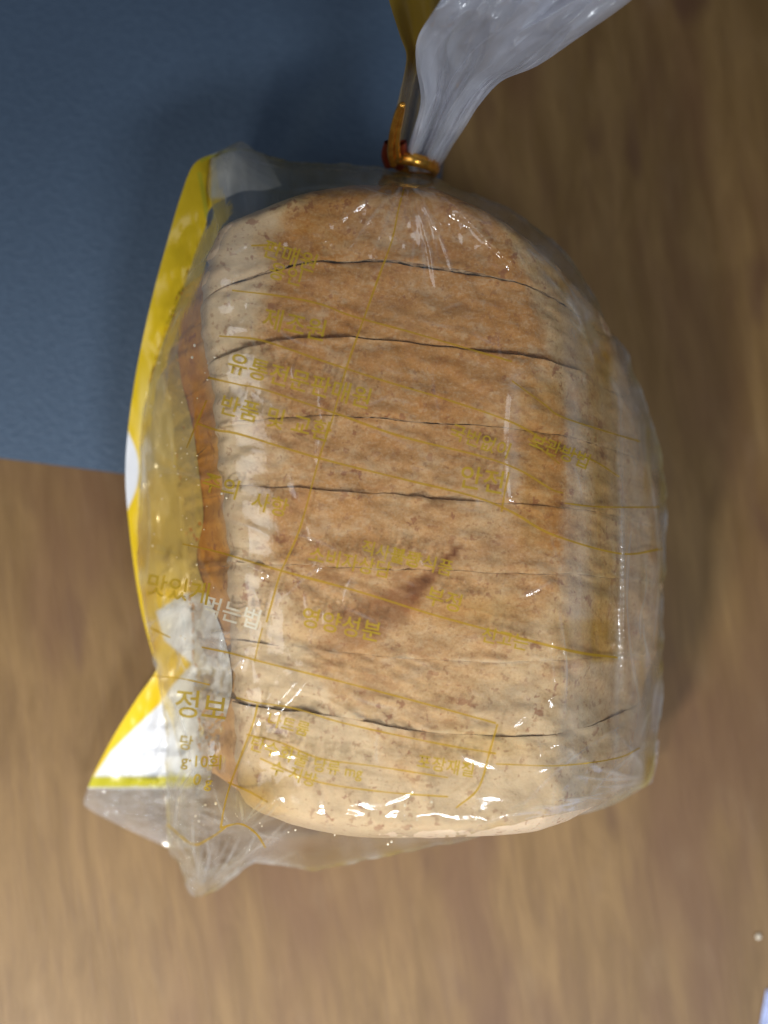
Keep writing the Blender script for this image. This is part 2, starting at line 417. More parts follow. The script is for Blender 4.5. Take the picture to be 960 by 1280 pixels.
BREAD_GROUP = 'slices of the bagged wholemeal loaf'
LAB = ['rounded heel slice of the loaf nearest the gold twist tie',
       'dark browned bread slice just below the heel nearest the twist tie',
       'bread slice third from the twist tie, below the long black seam',
       'bread slice fourth from the twist tie, above the middle of the loaf',
       'bread slice fifth from the twist tie, tip of the dark fold at its edge',
       'bread slice sixth from the twist tie, dark orange fold across its crust',
       'pale bread slice between the dark fold slice and the bottom heel slice',
       'floury pale heel slice at the loaf end farthest from the twist tie']
allpts = []
for i in range(8):
    GAPS = .010 + .0*i
    nt = 30
    tt = np.linspace(0, 1, nt)
    tt = .5-.5*np.cos(math.pi*tt)*1.0
    g = [0, .014, .014, .004, .003, .002, .002, .003, 0]
    tt = g[i]+tt*(1-g[i]-g[i+1]*.4)
    pts, pxc, px, py, q = slice_points(i, tt)
    allpts.append(pts.reshape(-1, 3))
    fx, fy = proj(pts)
    # masks
    edgeL = smoothI([(230, 420), (290, 350), (330, 345), (430, 330), (560, 345), (700, 335), (850, 400), (950, 470), (1050, 560)], fy, 10)
    edgeR = smoothI([(230, 600), (340, 655), (470, 695), (560, 705), (640, 712), (720, 705), (820, 640), (900, 560), (1050, 520)], fy, 10)
    jx = 14*fbm(fx/30, fy/30, 44, 3)
    brown = sstep(edgeL-22, edgeL+22, fx+jx)*(1-sstep(edgeR-6, edgeR+9, fx+jx*.4))
    brown = brown*I([(230, .80), (320, .95), (450, .80), (560, .62), (640, .62), (720, .48), (820, .34), (900, .15), (960, .04), (1050, 0)], fy)  # browning thins down the loaf, painting in the brighter light there
    # one redder strip at the right shoulder
    brown = np.maximum(brown, .8*sstep(676, 690, fx)*(1-sstep(704, 712, fx))*sstep(500, 540, fy)*(1-sstep(680, 730, fy)))
    topm = (pts[..., 2] > .0705)
    flour_and_light = (1-sstep(edgeL-45, edgeL+30, fx+jx*1.6))*.80*(fy > 0)
    flour_and_light = flour_and_light + .50*sstep(740, 960, fy)*(1-.5*sstep(700, 800, fx)) + .22*sstep(edgeR, edgeR+40, fx)  # lower slices painted paler: floury tone and brighter light together
    flour_and_light = flour_and_light + .38*np.exp(-((fy-1010)/30)**2)
    ee = np.minimum(tt, 1-tt)[:, None]
    flour_and_light = flour_and_light + .55*np.exp(-(ee/.05))*sstep(-.1, .5, fbm(fx/22, fy/9, 47, 3))*sstep(380, 640, fy)
    side = (1-sstep(.060, .070, pts[..., 2]))*(q < 0)*(1-sstep(760, 840, fy)*.35)
    ax, ay, bx, by = 440, 785, 573, 684
    L2 = (bx-ax)**2+(by-ay)**2
    tpar = np.clip(((fx-ax)*(bx-ax)+(fy-ay)*(by-ay))/L2, -.25, 1.0)
    bow = 14*np.sin(np.clip(tpar, 0, 1)*math.pi)
    sgn = ((fx-ax)*(by-ay)-(fy-ay)*(bx-ax))/math.sqrt(L2)   # signed distance
    dist = np.hypot(fx-(ax+(bx-ax)*tpar), fy-(ay+(by-ay)*tpar))
    sg2 = np.where(np.abs(sgn) < 200, sgn, 0)
    wid = I([(-.25, 20), (0, 42), (.35, 34), (.6, 15), (.8, 8), (1.0, 7)], tpar)
    fold = (1-sstep(wid*.45, wid, np.abs(sg2+bow*.7)+np.maximum(0, dist-np.abs(sg2))))*I([(-.25, .2), (0, .5), (.5, .72), (.85, .9), (1.0, 1.0)], tpar)
    root = empty('bread_slice', tuple(topx(545, float(np.mean(py)))) + (0.0,), LAB[i], 'bread slice', BREAD_GROUP)
    F = grid_faces(nt, NP, True)
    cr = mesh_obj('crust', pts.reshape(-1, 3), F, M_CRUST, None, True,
         {'brown': brown.ravel(), 'flour_and_light': flour_and_light.ravel(), 'fold': (fold*topm).ravel(), 'side': side.ravel()})
    adopt(cr, root)
    # crumb: the two cut faces, closed by shrinking rings
    V = []; Fc = []
    for end in (0, 1):
        off = len(V)
        rings = []
        for k, ins in enumerate((0.0, .03, .12, .3, .55, .8, .97)):
            te = np.array([tt[0] if end == 0 else tt[-1]])
            tin = te + (1 if end == 0 else -1)*.0*k
            rp = slice_points(i, tin, ins)[0][0]
            if k: rp = rp + np.stack([0*rp[:, 0], .00035*fbm(rp[:, 0]*900, rp[:, 2]*900, 60+i, 2), 0*rp[:, 0]], -1)
            if k == 0: rp = rp*1.0
            rings.append(rp)
        V += [v for r_ in rings for v in r_]
        Fc += grid_faces(len(rings), NP, True, off).tolist()
        Fc.append([off+6*NP+j for j in range(NP)])
    cb = mesh_obj('crumb', V, Fc, M_CRUMB, None, True)
    adopt(cb, root)
allpts = np.vstack(allpts)

# ------------------------------------------------------------------ film envelope (a membrane laid over the loaf)
ST = 4
GX = np.arange(90, 881, ST); GY = np.arange(150, 1151, ST)
def inside(poly, X, Y):
    r = np.zeros(X.shape, bool); n = len(poly)
    for a in range(n):
        x1, y1 = poly[a]; x2, y2 = poly[(a+1) % n]
        if y1 == y2: continue
        c = ((y1 > Y) != (y2 > Y)) & (X < (x2-x1)*(Y-y1)/(y2-y1)+x1)
        r ^= c
    return r
# silhouette of the clear front film: px, py, height of its edge
OUT = [(545, 222, .046), (575, 236, .046), (600, 245, .046), (640, 262, .045), (668, 281, .044), (700, 310, .043), (728, 345, .042), (748, 378, .041), (760, 410, .040),
 (783, 440, .040), (800, 485, .039), (818, 535, .038), (829, 585, .038), (833, 640, .037), (831, 720, .036), (829, 800, .035), (828, 870, .036), (820, 930, .036), (813, 976, .030),
 (790, 992, .030), (771, 1003, .032), (742, 1014, .036), (690, 1026, .042), (640, 1037, .044), (570, 1052, .044), (500, 1068, .040), (440, 1079, .034), (390, 1088, .024), (350, 1080, .018),
 (318, 1079, .014), (285, 1100, .010), (253, 1121, .006), (236, 1112, .006), (228, 1086, .008), (213, 1062, .010), (208, 1020, .018), (208, 960, .026), (206, 900, .028), (197, 845, .028),
 (184, 790, .030), (176, 740, .031), (172, 690, .032), (173, 640, .032), (176, 585, .033), (178, 530, .034), (185, 480, .036), (200, 430, .038), (222, 370, .042), (245, 310, .045), (262, 270, .046),
 (258, 235, .046), (262, 200, .044), (285, 182, .042), (302, 177, .042), (325, 190, .043), (355, 200, .044), (400, 203, .045), (450, 206, .046), (490, 212, .047), (515, 216, .047)]
OUT = OUT[::-1]
poly = [(a, b) for a, b, c in OUT]
GXX, GYY = np.meshgrid(GX, GY)
ins = inside(poly, GXX, GYY)
ov = np.array(OUT)
# nearest-outline height for the boundary condition
od = crom(np.vstack([ov, ov[:1]]), 700)
D2 = (GXX[..., None]-od[None, None, :, 0])**2+(GYY[..., None]-od[None, None, :, 1])**2
near = D2.argmin(-1); zb = od[near, 2]; dist_edge = np.sqrt(D2.min(-1)); del D2
obst = np.full(GXX.shape, -1.0)
fx, fy = proj(allpts)
ii = np.round((fy-GY[0])/ST).astype(int); jj = np.round((fx-GX[0])/ST).astype(int)
ok = (ii >= 0) & (ii < len(GY)) & (jj >= 0) & (jj < len(GX))
np.maximum.at(obst, (ii[ok], jj[ok]), allpts[ok, 2])
for _ in range(2):      # close pinholes: dilate, then erode
    obst = np.maximum.reduce([obst]+[np.roll(obst, s, a) for s in (1, -1) for a in (0, 1)])
for _ in range(2):
    obst = np.minimum.reduce([obst]+[np.roll(obst, s, a) for s in (1, -1) for a in (0, 1)])
Z = np.where(ins, .06, zb)
clear = .0008
for it in range(900):
    A4 = (np.roll(Z, 1, 0)+np.roll(Z, -1, 0)+np.roll(Z, 1, 1)+np.roll(Z, -1, 1))/4
    Z = np.where(ins, np.maximum(A4, np.where(obst > 0, obst+clear, -1)), zb)
for it in range(26):
    A4 = (np.roll(Z, 1, 0)+np.roll(Z, -1, 0)+np.roll(Z, 1, 1)+np.roll(Z, -1, 1))/4
    Z = np.where(ins, np.maximum(A4, np.where(obst > 0, obst+.0005, -1)), zb)
for it in range(7):
    A4 = (np.roll(Z, 1, 0)+np.roll(Z, -1, 0)+np.roll(Z, 1, 1)+np.roll(Z, -1, 1))/4
    Z = np.where(ins & (dist_edge > 10), A4, Z)
Z = Z+.0006*sstep(8, 20, dist_edge)
# finer grid with the creases in
S2 = 1.5
FX = np.arange(90, 880, S2); FY = np.arange(150, 1150, S2)
def bil(Zg, gx, gy, st, x, y):
    u = np.clip((x-gx[0])/st, 0, Zg.shape[1]-1.001); v = np.clip((y-gy[0])/st, 0, Zg.shape[0]-1.001)
    i = u.astype(int); j = v.astype(int); f = u-i; g = v-j
    return (Zg[j, i]*(1-f)+Zg[j, i+1]*f)*(1-g)+(Zg[j+1, i]*(1-f)+Zg[j+1, i+1]*f)*g
XX, YY = np.meshgrid(FX, FY)
base = bil(Z, GX, GY, ST, XX, YY)
de = bil(dist_edge, GX, GY, ST, XX, YY)
def bump_line(pts, width, h, n=80, sharp=True):
    """a crease ridge along a pixel polyline"""
    c = crom(pts, n)
    dm = np.full(XX.shape, 1e9)
    bx0, bx1, by0, by1 = c[:, 0].min()-40, c[:, 0].max()+40, c[:, 1].min()-40, c[:, 1].max()+40
    m = (XX > bx0) & (XX < bx1) & (YY > by0) & (YY < by1)
    d_ = np.sqrt(((XX[m][:, None]-c[None, :, 0])**2+(YY[m][:, None]-c[None, :, 1])**2).min(1))
    o_ = np.zeros(XX.shape)
    o_[m] = h*(np.exp(-d_/width) if sharp else np.exp(-(d_/width)**2))
    return o_
cornerLL = np.exp(-(((XX-235)/95)**2+((YY-960)/170)**2)**1.2)
leftside = (1-sstep(215, 310, XX))*sstep(350, 480, YY)
rightside = sstep(700, 760, XX)
neck = np.exp(-((np.hypot((XX-515), (YY-215)*1.1)/130)**2))
bottom = sstep(1000, 1040, YY)
wr = .00016*fbm(XX/60, YY/44, 70, 2)+.0012*sstep(0, 12, de)
wr += .00008*ridge((XX*.97+YY*.25)/90, (YY*.97-XX*.25)/26, 71, 3)*.5
wr += cornerLL*(.0044*ridge(XX/50, YY/75, 72, 3)*.5)
wr += leftside*(.0009*ridge(XX/30, YY/110, 73, 3)*.5)
wr += rightside*(.0018*ridge(XX/24, YY/150, 74, 3)*.5)
wr += (sstep(1010, 1045, YY)+rightside*.6+(1-sstep(225, 260, YY)))*.0007*ridge((XX+YY*.5)/22, (YY-XX*.5)/26, 79, 3)*.5
ez2 = np.clip(sstep(1025, 1050, YY)+(1-sstep(225, 265, YY))+sstep(785, 810, XX)+1.5*np.exp(-(((XX-240)/75)**2+((YY-1000)/95)**2))+.6*(1-sstep(225, 262, XX)), 0, 1.6)
wr += ez2*.0007*(1-np.abs(vnoise((XX+YY*.4)/34, (YY-XX*.3)/30, 15)))
wr += ez2*.0006*(1-np.abs(vnoise((XX-YY*.7)/26, (YY+XX*.5)/44, 16)))
ang = np.arctan2(YY-205, XX-515); rad = np.hypot(XX-515, YY-205)
wr += np.exp(-(rad/170)**2)*(.0009*ridge(ang*5.5, rad/160, 75, 2)*.5)*sstep(0, 40, rad)
wr += bottom*(.0010*ridge(XX/60, YY/18, 76, 3)*.5)
wr += (1-sstep(280, 360, YY))*.0009*ridge(XX/34, YY/60, 77, 3)*.5
for pts_, w_, h_ in [
    ([(207, 850), (216, 828), (240, 815), (266, 812)], -8, .0026), ([(205, 862), (212, 900), (224, 940), (240, 985), (250, 1040), (252, 1110)], -7, .0026),
    ([(250, 830), (285, 855), (300, 880)], -6, .0018), ([(345, 880), (372, 850)], -7, .0013), ([(290, 1075), (330, 1055), (345, 1030), (330, 1000)], 6, .0020),
    ([(215, 1050), (250, 1052), (280, 1040), (300, 1015)], 5, .0022), ([(702, 880), (694, 820), (692, 730), (700, 660)], -13, .0009), ([(196, 690), (198, 691)], -8, .0022), ([(210, 696), (212, 697)], -7, .0016), ([(690, 872), (702, 868), (710, 860)], 5, .0008),
    ([(640, 620), (636, 560), (643, 480), (660, 452)], 6, .0010), ([(780, 860), (778, 640), (768, 520), (740, 430), (700, 360), (640, 290), (580, 250)], 6, .0022),
    ([(812, 900), (815, 700), (800, 560), (770, 480)], 4, .0016), ([(176, 690), (205, 690), (240, 700), (300, 705), (330, 715)], 6, .0014), ([(190, 560), (230, 585), (262, 600)], 5, .0012),
    ([(240, 480), (246, 590), (244, 660), (262, 720), (300, 770)], 6, .0016), ([(300, 195), (340, 235), (420, 232)], 6, .002), ([(545, 225), (580, 270), (640, 330)], 5, .0018),
    ([(700, 930), (760, 960), (812, 975)], 8, .002), ([(640, 1020), (700, 985), (770, 930), (800, 870)], 8, .0016)]:
    wr += bump_line(pts_, abs(w_), h_, sharp=w_ > 0)
CZ = np.zeros(XX.shape)
crng = random.Random(12)
def seg_crease(x1, y1, x2, y2, w, h, hazev):
    global wr, CZ
    m = (XX > min(x1, x2)-14) & (XX < max(x1, x2)+14) & (YY > min(y1, y2)-14) & (YY < max(y1, y2)+14)
    X, Y = XX[m], YY[m]; L2 = (x2-x1)**2+(y2-y1)**2+1e-6
    t = np.clip(((X-x1)*(x2-x1)+(Y-y1)*(y2-y1))/L2, 0, 1)
    bw = math.sqrt(L2)*.05*np.sin(t*math.pi)*(1 if (int(x1*7)+int(y2*3)) % 2 else -1)
    nx, ny = -(y2-y1)/math.sqrt(L2), (x2-x1)/math.sqrt(L2)
    d_ = np.hypot(X-(x1+(x2-x1)*t+nx*bw), Y-(y1+(y2-y1)*t+ny*bw))
    f = np.sin(np.clip(t, .02, .98)*math.pi)**.6
    wr[m] += h*f*np.exp(-d_/w); CZ[m] = np.maximum(CZ[m], hazev*f*np.exp(-(d_/1.6)**2))
def fan(cx_, cy_, a0, a1, r0, r1, n_, h, hz_):
    for _k in range(n_):
        a = R(crng.uniform(a0, a1)); ra = crng.uniform(0, r0); rb_ = ra+crng.uniform(.35, 1)*r1; a2 = a+R(crng.uniform(-30, 30))
        seg_crease(cx_+ra*math.cos(a), cy_+ra*math.sin(a), cx_+rb_*math.cos(a2), cy_+rb_*math.sin(a2), crng.uniform(2, 6), h*crng.uniform(.4, 1), hz_*crng.uniform(.3, 1))
fan(252, 1118, -118, -20, 30, 120, 22, .0026, .36)
fan(215, 1010, -100, 40, 20, 80, 14, .0024, .32)
fan(300, 1040, -170, 20, 20, 70, 12, .0014, .35)
fan(812, 975, 120, 250, 25, 110, 12, .0014, .35)
fan(515, 220, 0, 180, 30, 120, 26, .0009, .22)
fan(285, 185, 10, 150, 10, 90, 12, .0012, .35)
fan(245, 790, 0, 180, 14, 50, 9, .0020, .30)
fan(225, 760, 60, 120, 20, 90, 8, .0016, .30)
fan(275, 850, 150, 330, 20, 60, 8, .0020, .30)
for _k in range(46):      # along the right edge, the bottom and the left edge
    q_ = crng.random()
    i_ = crng.randrange(0, 700)
    ex0, ey0 = od[i_, 0], od[i_, 1]
    tx, ty = od[(i_+4) % 700, 0]-od[i_-4, 0], od[(i_+4) % 700, 1]-od[i_-4, 1]
    L_ = math.hypot(tx, ty)+1e-6; tx /= L_; ty /= L_
    inx, iny = 500-ex0, 660-ey0; Li = math.hypot(inx, iny); inx /= Li; iny /= Li
    off_ = crng.uniform(6, 34); ln = crng.uniform(20, 90); k_ = crng.uniform(-.35, .35)
    seg_crease(ex0+inx*off_, ey0+iny*off_, ex0+inx*off_+(tx+inx*k_)*ln, ey0+iny*off_+(ty+iny*k_)*ln, crng.uniform(2, 5), .0009*crng.uniform(.4, 1), .32*crng.uniform(.3, 1))
for a_ in [(705, 900, 698, 760, 4, .0010, .30), (800, 880, 792, 640, 5, .0010, .30), (815, 820, 806, 560, 4, .0008, .35), (745, 470, 700, 350, 5, .0010, .25), (660, 300, 735, 400, 5, .0010, .30),
          (600, 262, 690, 330, 5, .0010, .30), (640, 1022, 790, 900, 6, .0010, .25), (730, 1005, 812, 930, 5, .0010, .30), (209, 860, 243, 985, 3, .0016, .45), (243, 985, 252, 1110, 3, .0016, .40),
          (330, 1060, 255, 1115, 3, .0016, .35), (350, 215, 480, 222, 4, .0009, .25), (290, 190, 400, 215, 4, .0010, .30), (176, 560, 180, 740, 4, .0010, .30), (190, 590, 262, 600, 3, .0008, .25)]:
    seg_crease(*a_)
for _k in range(130):      # short tension creases over the loaf
    x0_, y0_ = crng.uniform(250, 780), crng.uniform(260, 1010)
    a = R(crng.choice([14, 14, 80, 100, -30])+crng.uniform(-14, 14)); ln = crng.uniform(12, 70)
    seg_crease(x0_, y0_, x0_+ln*math.cos(a), y0_+ln*math.sin(a), crng.uniform(1.5, 3.5), .00035*crng.uniform(.3, 1), .20*crng.uniform(.2, 1))
wr = np.maximum(wr, 0)
FZ = base + wr*np.clip(de/14, .15, 1)
# light smoothing
for _ in range(1):
    FZ[1:-1, 1:-1] = FZ[1:-1, 1:-1]*.5+.125*(FZ[:-2, 1:-1]+FZ[2:, 1:-1]+FZ[1:-1, :-2]+FZ[1:-1, 2:])
def Ff(x, y): return bil(FZ, FX, FY, S2, np.asarray(x, float), np.asarray(y, float))

bag = empty('bread_bag', tuple(P(520, 650, 0)), 'clear bread bag with gold print and yellow and white side, holding the sliced loaf', 'bread bag')

# front film: polar mesh from a centre to its silhouette, then tucked under
NA, NR = 900, 260
oc = crom(np.vstack([ov, ov[:1]]), NA+1)[:-1]
oc[:, 0] += 1.6*fbm(np.arange(NA)/7, np.zeros(NA), 90, 3); oc[:, 1] += 1.6*fbm(np.arange(NA)/7, np.zeros(NA)+5, 91, 3)
cx, cy = 500.0, 660.0
rr = np.linspace(0.002, 1, NR)**.8
px = cx+rr[:, None]*(oc[None, :, 0]-cx); py = cy+rr[:, None]*(oc[None, :, 1]-cy)
zz = Ff(px, py)
tail_in = sstep(.985, 1, rr)[:, None]
zz = zz*(1-tail_in)+oc[None, :, 2]*tail_in
PV = P(px, py, zz)
# tuck rows
rim = PV[-1]; cen = np.array(P(500, 660, 0))
rows = [rim]
for k, (f, zf) in enumerate([(.002, .85), (.0, .6), (-.012, .35), (-.03, .15), (-.07, .02)]):
    dvec = cen-rim; dvec[:, 2] = 0
    p_ = rim - dvec*f; p_ = p_.copy(); p_[:, 2] = np.maximum(rim[:, 2]*zf, .0012+0*rim[:, 2])
    if f < 0: p_ = rim + dvec*(-f); p_[:, 2] = np.maximum(rim[:, 2]*zf, .0026)
    rows.append(p_)
VV = np.vstack([PV.reshape(-1, 3)]+rows[1:])
nrows = NR+5
ex_px = np.vstack([px]+[px[-1:]]*5); ex_py = np.vstack([py]+[py[-1:]]*5)
jx0 = 6*fbm(ex_py/50, ex_px*0, 43, 3)
hz = .10*np.exp(-((np.hypot(ex_px-515, ex_py-215))/95)**2)
hz += .11*sstep(698, 706, ex_px+6*fbm(ex_py/60, ex_px*0, 4, 2))*(1-sstep(718, 738, ex_px))*sstep(330, 420, ex_py)
hz += .09*sstep(704, 716, ex_px)*(.6+.7*fbm(ex_px/13, ex_py/130, 14, 3))
hz += .16*np.exp(-((ex_px-I([(300, 640), (400, 735), (500, 775), (700, 779), (900, 770)], ex_py))/4.5)**2)*sstep(300, 380, ex_py)
cl = np.exp(-(((ex_px-240)/75)**2+((ex_py-1000)/95)**2))
ezone = np.clip(sstep(1030, 1055, ex_py)+(1-sstep(225, 260, ex_py))+sstep(790, 812, ex_px)+1.4*cl+.5*(1-sstep(230, 262, ex_px)), 0, 1.5)
crz = sstep(.80, .97, 1-np.abs(vnoise((ex_px+ex_py*.4)/34, (ex_py-ex_px*.3)/30, 15)))+sstep(.80, .97, 1-np.abs(vnoise((ex_px-ex_py*.7)/26, (ex_py+ex_px*.5)/44, 16)))
hz += bil(CZ, FX, FY, S2, ex_px, ex_py)+ezone*(.02+.05*fbm(ex_px/50, ex_py/25, 18, 3))
hz += .10*sstep(770, 800, ex_px)
hz += .22*np.exp(-(((ex_px-280)/42)**2+((ex_py-790)/50)**2))*(fbm(ex_px/25, ex_py/25, 8, 3) > -.1)
hz += .16*np.exp(-(((ex_px-800)/30)**2+((ex_py-975)/35)**2))
hz += .09*(1-sstep(300, 360, ex_px))*(1-sstep(330, 420, ex_py))*sstep(230, 250, ex_py)

hz += .16*np.exp(-(((ex_px-641-jx0)/7)**2))*sstep(455, 480, ex_py)*(1-sstep(600, 640, ex_py))
hz += .20*np.exp(-((np.hypot(ex_px-308, ex_py-1000))/36)**2)
rimd = np.minimum(bil(de, FX, FY, S2, ex_px, ex_py), 60)
hz += .22*np.exp(-(rimd/5)**2)+.10*np.exp(-(rimd/22)**2)*(.5+.8*fbm(ex_px/30, ex_py/30, 20, 3))
ur = np.exp(-((rimd-22)/22)**2)*sstep(560, 620, ex_px)*(1-sstep(470, 560, ex_py))
hz += .20*ur*(.5+.9*fbm((ex_px+ex_py)/50, (ex_px-ex_py)/16, 23, 3))
hz = np.clip(hz, 0, .6)
# gold flood print: soft edged blocks of the label
jx_ = 4*fbm(ex_py/38, ex_px/60, 41, 3)
def box(x0, x1, y0, y1, s=4):
    return (.75+.4*fbm(ex_px/30, ex_py/60, 42, 3))* sstep(x0-s, x0+s, ex_px+jx_)*(1-sstep(x1-s, x1+s, ex_px+jx_*.5))*sstep(y0-s, y0+s, ex_py)*(1-sstep(y1-s, y1+s, ex_py))
ink = .36*box(740, 774, 440, 828, 3)+.26*box(700, 774, 775, 828, 5)+.30*box(652, 706, 480, 690, 4)
ink += .42*np.exp(-(((ex_px-395)/65)**2+((ex_py-290)/35)**2))*(.6+.5*fbm(ex_px/20, ex_py/16, 31, 3))
ink += .30*sstep(0, 30, ex_px-330)*(1-sstep(540, 600, ex_px))*(1-sstep(235, 275, ex_py))
ink += .65*np.exp(-(((ex_px-308)/40)**2+((ex_py-1000)/32)**2))+.35*sstep(1035, 1075, ex_py)*sstep(330, 380, ex_px)
ink += .35*(1-sstep(222, 262, ex_py))*sstep(330, 380, ex_px)*(.5+.8*fbm(ex_px/26, ex_py/14, 37, 3))
ink += .30*np.exp(-(((ex_px-600)/60)**2+((ex_py-768)/20)**2))+.28*np.exp(-(((ex_px-600)/55)**2+((ex_py-935)/18)**2))
ink += .30*sstep(0, 40, ex_px-700)*(1-sstep(780, 800, ex_px))*(1-sstep(420, 480, ex_py))*(.5+.5*fbm(ex_px/14, ex_py/40, 33, 2))
ink += .30*(1-sstep(250, 275, ex_px))*sstep(460, 500, ex_py)*(1-sstep(735, 760, ex_py))
ink += .40*sstep(790, 812, ex_px)*(.5+.8*fbm(ex_px/9, ex_py/60, 35, 2))
ink += .45*np.exp(-(rimd/9)**2)*(.4+.9*fbm(ex_px/26, ex_py/26, 38, 3))+.35*ur*(.4+1.1*fbm(ex_px/18, ex_py/26, 39, 3))
ink = np.clip(ink, 0, .8)
o = mesh_obj('front_film', VV, grid_faces(nrows, NA, True), M_FRONT, None, True, {'haze': hz.ravel(), 'ink': ink.ravel()})
adopt(o, bag)

# back film lying on the table under the loaf
rb = np.linspace(0.01, 1, 14)
tuck = rows[-1]
c3 = np.array([*P(500, 660, .0009)])
bv = c3+(tuck-c3)*rb[:, None, None]; bv[..., 2] = .0007+.0019*rb[:, None]**6
o = mesh_obj('back_film', bv.reshape(-1, 3), grid_faces(14, NA, True), M_BACK); adopt(o, bag)

# ------------------------------------------------------------------ printed side panel (yellow and white)
NV, NW = 420, 110
outer = crom([(330, 192, .041), (300, 184, .042), (268, 192, .044), (242, 206, .045), (226, 245, .045), (212, 292, .044), (192, 365, .041), (175, 440, .037), (164, 505, .033), (158, 560, .031), (157, 605, .029), (161, 655, .027), (167, 705, .026), (177, 765, .024), (190, 815, .023),
     (196, 836, .022), (172, 872, .018), (145, 915, .013), (122, 958, .009), (109, 988, .006), (108, 1008, .004), (150, 1032, .004), (214, 1062, .006)], NV)
inner = crom([(352, 232, .050), (330, 238, .050), (300, 240, .049), (262, 262, .048), (258, 300, .047), (246, 350, .046), (224, 410, .044), (226, 470, .040), (240, 530, .038), (250, 600, .037), (254, 650, .036), (246, 700, .036), (262, 750, .034), (278, 790, .032), (288, 830, .030),
     (290, 860, .028), (284, 890, .026), (275, 920, .024), (268, 950, .022), (262, 975, .018), (255, 1000, .014), (250, 1020, .010), (240, 1060, .006)], NV)
# blend parameters line up
w_ = np.linspace(0, 1, NW)[None, :]
S = outer[:, None, :]*(1-w_[..., None])+inner[:, None, :]*w_[..., None]
spx, spy, sz = S[..., 0].copy(), S[..., 1].copy(), S[..., 2].copy()
m_in = inside(poly, spx, spy)
sz = sz + .0014*ridge(spx/24+spy/60, spy/30, 54, 2)*sstep(.25, .6, w_)*sstep(700, 760, spy) + .0012*fbm(spx/40, spy/60, 52, 3)*np.sin(np.pi*np.clip(w_, 0, 1)) + .0016*ridge(spx/30, spy/90, 53, 2)*.5*w_
ff = Ff(spx, spy)
ob = bil(obst, GX, GY, ST, spx, spy)
sz = np.where(m_in, np.minimum(sz, ff-.0009), sz)
sz = np.where(ob > 0, np.maximum(sz, ob+.0006), sz)
sz = np.maximum(sz, .0022)
Y_, W_, O_, CR = np.array([.72, .50, .015]), np.array([.70, .72, .76]), np.array([.48, .44, .03]), np.array([.74, .60, .20])
colr = np.zeros(spx.shape+(3,)); colr[:] = Y_
def paint(m, c):
    m = np.clip(m, 0, 1)[..., None]; colr[:] = colr*(1-m)+np.asarray(c)*m
# white leaf at the waist
lx = 158+16*np.sin(np.clip((spy-535)/105, 0, 1)*np.pi)
paint((sstep(534, 540, spy))*(1-sstep(636, 643, spy))*(1-sstep(-1.5, 1.5, spx-lx)), W_)
# paler inner flap
paint(.75*sstep(-6, 2, spx-(176+0*spy))*sstep(440, 520, spy)*(1-sstep(720, 745, spy)), CR)
# white field in the lower half
bx_ = I([(740, 232), (765, 195), (800, 205), (830, 240), (856, 216), (880, 200), (910, 168), (940, 138), (985, 108)], spy)
paint(sstep(-2, 2, spx-bx_)*sstep(738, 744, spy), W_)
# fold over at the top: white inside face
paint(sstep(262, 266, spx)*(1-sstep(244, 252, spy)), W_)
ed = np.clip(1-np.abs(w_-.04)/.05, 0, 1)*(spy < 250)*(spx > 250)
paint(sstep(.2, .7, ed), O_)
paint(sstep(969, 972, spy)*(1-sstep(983, 986, spy)), O_)
paint(.8*(1-sstep(2, 3.5, np.abs(spx-(252+(spy-230)*.17))))*(spy > 215)*(spy < 272), O_)
cover = np.ones(spx.shape)
cover = cover*(1-sstep(984, 987, spy))
Bx = I([(250, 266), (270, 262), (330, 240), (380, 222), (430, 203), (480, 187), (540, 178), (600, 172), (700, 178), (745, 186)], spy)
bey = sstep(-1.5, 2, spx-Bx)*(1-sstep(738, 750, spy))*sstep(252, 262, spy)
cover = cover*(1-bey*I([(250, .93), (420, .90), (500, .35), (700, .30), (750, .1)], spy))
cover = cover*(1-.85*sstep(236, 262, spx+8*fbm(spy/14, spx/14, 61, 2))*sstep(880, 905, spy))
cover = cover*(1-.6*sstep(-.05, .25, fbm(spx/20, spy/26, 62, 3))*sstep(232, 250, spx)*sstep(740, 760, spy))
cover = cover*(1-sstep(285, 300, spx)*(spy < 260)*.5)
o = mesh_obj('printed_side', P(spx, spy, sz).reshape(-1, 3), grid_faces(NV, NW), M_PANEL, None, True,
     {'print_colour': colr.reshape(-1, 3), 'cover': cover.ravel()})
o['label'] = 'opaque yellow side of the bag with a white wave and an olive stripe'
adopt(o, bag)

# the heat-sealed bottom corner: crumpled clear flap
def sheet(name, left, right, n, m, mat, amp, sx, sy, seed, haze=0.0, ang=0, sub=None, extra=None):
    Lc, Rc = crom(left, n), crom(right, n)
    w = np.linspace(0, 1, m)[None, :]
    S = Lc[:, None, :]*(1-w[..., None])+Rc[:, None, :]*w[..., None]
    x, y, z = S[..., 0], S[..., 1], S[..., 2]
    v = np.linspace(0, 1, n)[:, None]+0*w
    z = z+amp*ridge(w*sx+v*ang, v*sy+w*0, seed, 3)*.5*np.sin(np.pi*np.clip(w*.94+.03, 0, 1))**.5
    if name != 'gathered_tail': z = z+amp*.55*(1-np.abs(vnoise(w*9+v*7, v*11-w*4, seed+3))*1.0)+amp*.3*(1-np.abs(vnoise(w*17-v*9, v*19+w*7, seed+5)))
    if extra is not None: z = z+extra(v, w+0*v)
    z = np.maximum(z, .0026)
    at = {'haze': np.full(x.size, haze)}
    if sub: at['haze'] = sub(x, y, v, w+0*v).ravel()
    o = mesh_obj(name, P(x, y, z).reshape(-1, 3), grid_faces(n, m), mat, None, True, at)
    adopt(o, bag); return o
M_SEAL = film('seal_film', .03, haze_col=(.8, .82, .88), rough=.07, edge=.7, bump=.7)
